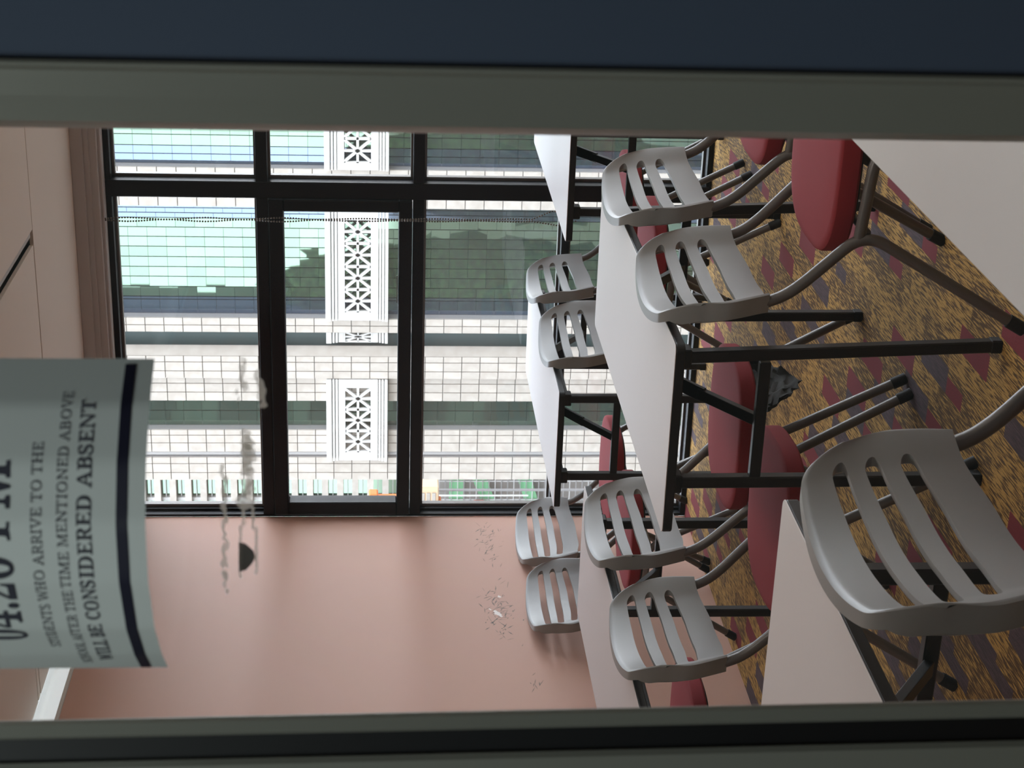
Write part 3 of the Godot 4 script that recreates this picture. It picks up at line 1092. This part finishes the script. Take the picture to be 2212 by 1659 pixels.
# ---------------------------------------------------------------- outside
const FZ := -25.0
const ROW := 0.363
func facade() -> void:
	var t := thing("office_building", "white tiled office building with green glass and lattice balconies across the street", "building", Vector3(-8, -12, FZ))
	var o := -t.position
	var top := 12.0
	var low := -12.0
	# structural backing that shows in the joints
	var st := tool()
	box(st, o + Vector3(-12.02, low, FZ - 6.0), o + Vector3(1.0, top, FZ - 0.30))
	build("core", st, M.mullion, t)
	# [x from, x to, how far it stands out, columns], from the photograph's joints
	var piers := [
		[-8.81, -8.51, 0.16, [-8.81, -8.66, -8.51], true],
		[-10.28, -9.73, 0.14, [-10.28, -10.09, -9.90, -9.73], true],
		[-9.73, -9.25, 0.30, [-9.73, -9.57, -9.38, -9.25], true],
		[-12.02, -11.51, 0.16, [-12.02, -11.85, -11.65, -11.51], true],
		[-11.40, -10.91, 0.14, [-11.40, -11.20, -11.03, -10.91], false],
		[-6.26, -5.49, 0.16, [-6.26, -6.0, -5.75, -5.49], false],
		[-3.3, -2.5, 0.16, [-3.3, -3.03, -2.77, -2.5], false]]
	var rows := int((top - low) / ROW)
	for pi in piers.size():
		var q: Array = piers[pi]
		var pier := Node3D.new()
		pier.name = "pier"
		t.add_child(pier, true)
		put("joint_bed", boxmesh(o + Vector3(q[0], low, FZ - 0.35), o + Vector3(q[1], top, FZ + q[2] - 0.05)), M.joint, pier)
		var rest := tool()
		for c in q[3].size() - 1:
			var w: float = q[3][c + 1] - q[3][c]
			var tile := boxmesh(Vector3(-w / 2 + 0.007, -ROW / 2 + 0.007, -0.05), Vector3(w / 2 - 0.007, ROW / 2 - 0.007, 0.0), 0.005)
			for k in rows:
				var y := low + (k + 0.5) * ROW + 0.09
				var at := o + Vector3(q[3][c] + w / 2, y, FZ + q[2])
				if q[4] and y > -1.4 and y < 6.9:
					put("tile", tile, M.stone[(k * 5 + c * 3 + pi) % 4], pier, at)
				else:
					rest.append_from(tile, 0, Transform3D(Basis.IDENTITY, at))
		tag(build("tiles", rest, M.stone[0], pier), "", "", "", "stuff")
	# sloping side of the proud pier and the moulding between the last two
	st = tool()
	var a := o + Vector3(-9.25, low, FZ + 0.29)
	var b := o + Vector3(-9.13, low, FZ + 0.02)
	var up := Vector3(0, top - low, 0)
	quad(st, a, b, b + up, a + up, Vector3(0.9, 0, 0.4).normalized())
	build("splayed_side", st, M.stone[1], t)
	put("moulding", boxmesh(o + Vector3(-11.51, low, FZ - 0.3), o + Vector3(-11.40, top, FZ + 0.08), 0.03), M.moulding, t)
	# glass bays
	var bays := [["curtain_wall", [-8.16, -7.955, -7.75, -7.55, -7.345, -7.14, -6.94, -6.75, -6.56], true, M.green_glass, 0.0],
		["curtain_wall", [-10.91, -10.59, -10.28], true, M.green_glass, 0.0],
		["curtain_wall", [-5.14, -4.93, -4.72], true, M.green_glass, 0.0],
		["curtain_wall", [-4.72, -4.5, -4.3, -4.1, -3.9, -3.7, -3.5, -3.3], false, M.green_glass, 0.0],
		["curtain_wall", [-6.56, -6.46, -6.36, -6.26], false, [M.blue_glass], 0.0],
		["curtain_wall", [-5.49, -5.30, -5.14], false, [M.blue_glass], 0.0],
		["curtain_wall", [-8.51, -8.22, -8.16], false, [M.blue_glass], 0.0],
		["curtain_wall", [-9.25, -9.03, -8.81], false, M.green_glass, -0.25]]
	var r := RandomNumberGenerator.new()
	r.seed = 6
	for q in bays:
		var wall := Node3D.new()
		wall.name = q[0]
		t.add_child(wall, true)
		var rest := tool()
		for c in q[1].size() - 1:
			var w: float = q[1][c + 1] - q[1][c]
			var pane := boxmesh(Vector3(-w / 2 + 0.008, -ROW / 2 + 0.003, -0.04), Vector3(w / 2 - 0.008, ROW / 2 - 0.003, 0.0))
			for k in rows:
				var y := low + (k + 0.5 + (0.5 if (c == 0 or c == q[1].size() - 2) else 0.0)) * ROW
				var at := o + Vector3(q[1][c] + w / 2, y, FZ + q[4] - 0.10)
				if q[2] and y > -1.4 and y < 6.9:
					var p := put("pane", pane, q[3][r.randi() % q[3].size()], wall, at)
					p.rotation = Vector3(r.randfn(0, 0.0025), r.randfn(0, 0.0025), 0)
				else:
					rest.append_from(pane, 0, Transform3D(Basis.IDENTITY, at))
		tag(build("panes", rest, q[3][0], wall), "", "", "", "stuff")
	# lattice balcony panels
	for q in [[-8.50, -6.29, 4, 0.30], [-11.50, -9.74, 3, 0.34], [-5.47, -3.32, 4, 0.30]]: balcony(t, o, q[0], q[1], q[2], q[3])
	balcony(t, o, -9.06, -8.82, 1, 0.05)

func balcony(t: Node3D, o: Vector3, x0: float, x1: float, cells: int, z: float) -> void:
	var bal := Node3D.new()
	bal.name = "balcony_panel"
	t.add_child(bal, true)
	var y0 := 1.17
	var y1 := 2.38
	for q in [[y0, 1.23, 0.04], [1.245, 1.29, 0.02], [1.305, 1.345, 0.0], [1.36, 1.475, -0.02], [2.04, 2.14, -0.02], [2.15, 2.20, 0.0], [2.215, 2.26, 0.02], [2.275, y1, 0.05]]:
		put("rail_moulding", boxmesh(o + Vector3(x0, q[0], FZ + z - 0.2), o + Vector3(x1, q[1], FZ + z + q[2]), 0.008), M.lattice, bal)
	var h0 := 1.475
	var h1 := 2.04
	var side := maxf(0.06, ((x1 - x0) - cells * 0.47) / 2.0)
	if cells == 1: side = 0.02
	for e in [[x0, x0 + side], [x1 - side, x1]]:
		put("end_block", boxmesh(o + Vector3(e[0], h0, FZ + z - 0.2), o + Vector3(e[1], h1, FZ + z - 0.02), 0.006), M.lattice, bal)
	var w := (x1 - x0 - 2 * side) / cells
	for c in cells:
		var xa := x0 + side + c * w
		var m := o + Vector3(xa + w / 2, (h0 + h1) / 2, FZ + z - 0.06)
		for d in [[Vector3(-w / 2, 0, 0), Vector3(w / 2, 0, 0), 0.045], [Vector3(0, -0.28, 0), Vector3(0, 0.28, 0), 0.045],
			[Vector3(-w / 2, -0.28, 0), Vector3(w / 2, 0.28, 0), 0.05], [Vector3(-w / 2, 0.28, 0), Vector3(w / 2, -0.28, 0), 0.05], [Vector3(-w / 2, -0.28, 0), Vector3(-w / 2, 0.28, 0), 0.05]]:
			var st := tool()
			bar(st, m + d[0], m + d[1], 0.06, d[2] * (0.7 if cells == 1 else 1.0), Vector3(0, 0, 1), 0.0)
			build("lattice_bar", st, M.lattice, bal)
	put("frame_strip", boxmesh(o + Vector3(x0 + side, 1.475, FZ + z - 0.1), o + Vector3(x1 - side, 1.505, FZ + z - 0.02)), M.lattice, bal)
	put("frame_strip", boxmesh(o + Vector3(x0 + side, 2.01, FZ + z - 0.1), o + Vector3(x1 - side, 2.04, FZ + z - 0.02)), M.lattice, bal)

func surroundings() -> void:
	var st := tool()
	box(st, Vector3(-90, -12.4, -90), Vector3(60, -12.0, 40))
	struct("ground", st, mat(Color(0.42, 0.41, 0.39), 0.9))
	# the far block with its stacked floors
	var t := thing("parking_block", "pale far block of stacked slab edges and dark bands beyond the tiled building", "building", Vector3(-26, -12, -45))
	var o := -t.position
	put("core", boxmesh(o + Vector3(-34, -12, -50), o + Vector3(-18, 14, -45.0)), M.green_glass[0], t)
	for k in 52:
		var y := -11.5 + k * 0.50
		put("slab_edge", boxmesh(o + Vector3(-34, y, -45.2), o + Vector3(-18, y + 0.21, -44.7)), M.stone[k % 4], t)
		put("rail", boxmesh(o + Vector3(-34, y + 0.34, -45.1), o + Vector3(-18, y + 0.365, -44.9)), M.moulding, t)
	for x in [-22.6, -24.0, -25.6, -27.4]: put("column", boxmesh(o + Vector3(x, -12, -45.1), o + Vector3(x + 0.12, 14, -44.85)), M.moulding, t)
	# building site in front of it
	var green := mat(Color(0.42, 0.66, 0.48), 0.8)
	var orange := mat(Color(0.88, 0.46, 0.18), 0.6)
	var s := thing("building_site", "scaffolded building site with green netting behind the white pier", "scaffold", Vector3(-22.6, -12, -40))
	o = -s.position
	put("dark_wall", boxmesh(o + Vector3(-32, -12, -41), o + Vector3(-18.6, -0.30, -40.4)), mat(Color(0.46, 0.44, 0.42), 0.9), s)
	for q in [[Vector3(-19.0, -1.02, 0), Vector3(-20.3, -1.02, 0), 0.42], [Vector3(-19.2, -1.62, 0), Vector3(-20.6, -2.15, 0), 0.40], [Vector3(-19.0, -2.95, 0), Vector3(-20.6, -3.45, 0), 0.40]]:
		st = tool()
		bar(st, o + q[0] + Vector3(0, 0, -40.1), o + q[1] + Vector3(0, 0, -40.1), 0.06, q[2], Vector3(0, 0, 1), 0.0)
		build("netting", st, green, s)
	for k in 9: put("scaffold_pole", boxmesh(o + Vector3(-21.4 + k * 0.31, -12, -40.05), o + Vector3(-21.37 + k * 0.31, -0.3, -40.02)), M.moulding, s)
	for k in 26: put("ledger", boxmesh(o + Vector3(-23.0, -0.5 - k * 0.19, -40.0), o + Vector3(-18.6, -0.475 - k * 0.19, -39.98)), M.joint if k % 3 else M.moulding, s)
	put("red_panel", boxmesh(o + Vector3(-20.6, -1.87, -39.9), o + Vector3(-20.08, -1.54, -39.8), 0.02), mat(Color(0.72, 0.36, 0.30), 0.8), s)
	put("pale_post", boxmesh(o + Vector3(-19.9, -3.2, -39.8), o + Vector3(-19.86, -0.1, -39.76)), M.lattice, s)
	var c := thing("crane_cab", "orange site crane with pale cab beside the green netting", "crane", Vector3(-19.3, -12, -38.5))
	o = -c.position
	put("mast", boxmesh(o + Vector3(-19.44, 0.75, -38.8), o + Vector3(-19.32, 1.40, -38.5), 0.02), orange, c)
	put("jib_head", boxmesh(o + Vector3(-19.50, 1.35, -38.8), o + Vector3(-19.16, 1.62, -38.4), 0.04), orange, c)
	put("cab", boxmesh(o + Vector3(-19.62, -0.42, -38.9), o + Vector3(-18.82, 0.16, -38.2), 0.03), mat(Color(0.86, 0.72, 0.58), 0.6), c)
	for k in 3: put("cab_window", boxmesh(o + Vector3(-19.50, -0.33 + k * 0.16, -38.21), o + Vector3(-19.0, -0.22 + k * 0.16, -38.17), 0.005), M.stone[0], c)
	put("tower", boxmesh(o + Vector3(-19.40, -12, -39.2), o + Vector3(-19.36, 0.8, -39.1)), M.joint, c)
	put("counterweight", boxmesh(o + Vector3(-19.65, -0.50, -38.6), o + Vector3(-19.3, -0.42, -38.1), 0.02), orange, c)
	# trees beside our own building; the glass across the street mirrors them
	var spots := [["low street tree next to our own corner, mirrored across the street", -8.4, 13.8], ["middle street tree between two others, mirrored across the street", -12.2, 15.2],
		["tallest street tree beside the grey block, mirrored across the street", -16.0, 16.6]]
	for i in 3:
		var tr := thing("street_tree", spots[i][0], "tree", Vector3(spots[i][1], -12, -2.2), 0.0, "trees mirrored in the facade")
		tree_crown(tr, spots[i][2], 1.5, 40 + i)
	var nb := thing("neighbour_block", "dark grey block next door, mirrored in the green glass across the street", "building", Vector3(-30, -12, 0))
	put("wall", boxmesh(Vector3(-11.5, 0, 0), Vector3(12.3, 27, 2.0)), mat(Color(0.34, 0.37, 0.35), 0.8), nb)
	for k in 8: put("window_band", boxmesh(Vector3(-11, 1.5 + k * 3.2, -0.06), Vector3(12.1, 3.1 + k * 3.2, 0.0)), mat(Color(0.14, 0.17, 0.17), 0.5), nb)

func tree_crown(t: Node3D, h: float, r: float, seed_: int) -> void:
	var st := tool()
	tube(st, [Vector3(0, 0, 0), Vector3(0.1, h * 0.4, 0), Vector3(0, h * 0.8, 0.1)], 0.22, 8)
	build("trunk", st, mat(Color(0.24, 0.19, 0.15), 0.9), t)
	var n := FastNoiseLite.new()
	n.seed = seed_
	n.frequency = 0.55
	n.fractal_octaves = 4
	n.fractal_gain = 0.6
	st = tool()
	var nu := 40
	var nv := 40
	var f := func(i, j):
		var a: float = TAU * (i % nu) / nu
		var b: float = PI * j / nv - PI / 2
		var d := Vector3(cos(a) * cos(b), sin(b), sin(a) * cos(b))
		var q := Vector3(d.x * r, d.y * h * 0.42, d.z * r)
		return q * (1.0 + 0.30 * n.get_noise_3dv(q * 1.6)) + Vector3(0, h * 0.58, 0)
	for i in nu:
		for j in nv:
			for q in [[i, j], [i + 1, j + 1], [i + 1, j], [i, j], [i, j + 1], [i + 1, j + 1]]: st.add_vertex(f.call(q[0], q[1]))
	st.generate_normals()
	build("crown", st, M.leaf, t)

func _ready() -> void:
	rng.seed = 1
	view_and_light()
	make_materials()
	M.leaf = mat(Color(0.52, 0.58, 0.46), 0.9)
	M.leaf.albedo_texture = noise_tex(61, 0.03, Color(0.0, 0.02, 0.0), Color(1.0, 1.0, 0.9), 512)
	M.leaf.uv1_triplanar = true
	M.leaf.uv1_scale = Vector3(0.22, 0.22, 0.22)
	shell()
	windows()
	furniture()
	door()
	facade()
	surroundings()
	blind_chain()
	room_lamps()

func room_lamps() -> void:
	# flat lamp panels in the ceiling boards, beyond the part of the ceiling in view
	var em := mat(Color(0.9, 0.9, 0.88))
	em.emission_enabled = true
	em.emission = Color(1.0, 0.98, 0.95)
	em.emission_energy_multiplier = 1.5
	for q in [["flat lamp panel in the classroom ceiling close to the navy door", 2.6, 4.3], ["flat lamp panel in the classroom ceiling at the far plain wall's door end", 5.4, 4.3], ["flat lamp panel in the classroom ceiling at the plain wall's window end", 5.4, 1.9], ["flat lamp panel in the classroom ceiling above the middle chairs", 2.75, 2.3]]:
		var t := thing("ceiling_light", q[0], "lamp", Vector3(q[1], 2.56, q[2]), 0.0, "lamp panels in the classroom ceiling")
		var st := tool()
		box(st, Vector3(-0.3, -0.02, -0.3), Vector3(0.3, 0.0, 0.3), 0.004)
		build("diffuser", st, em, t)
		area_light(t, Vector3(0, -0.03, 0), Vector2(0.56, 0.56), Color(1.0, 0.98, 0.95), 0.36)
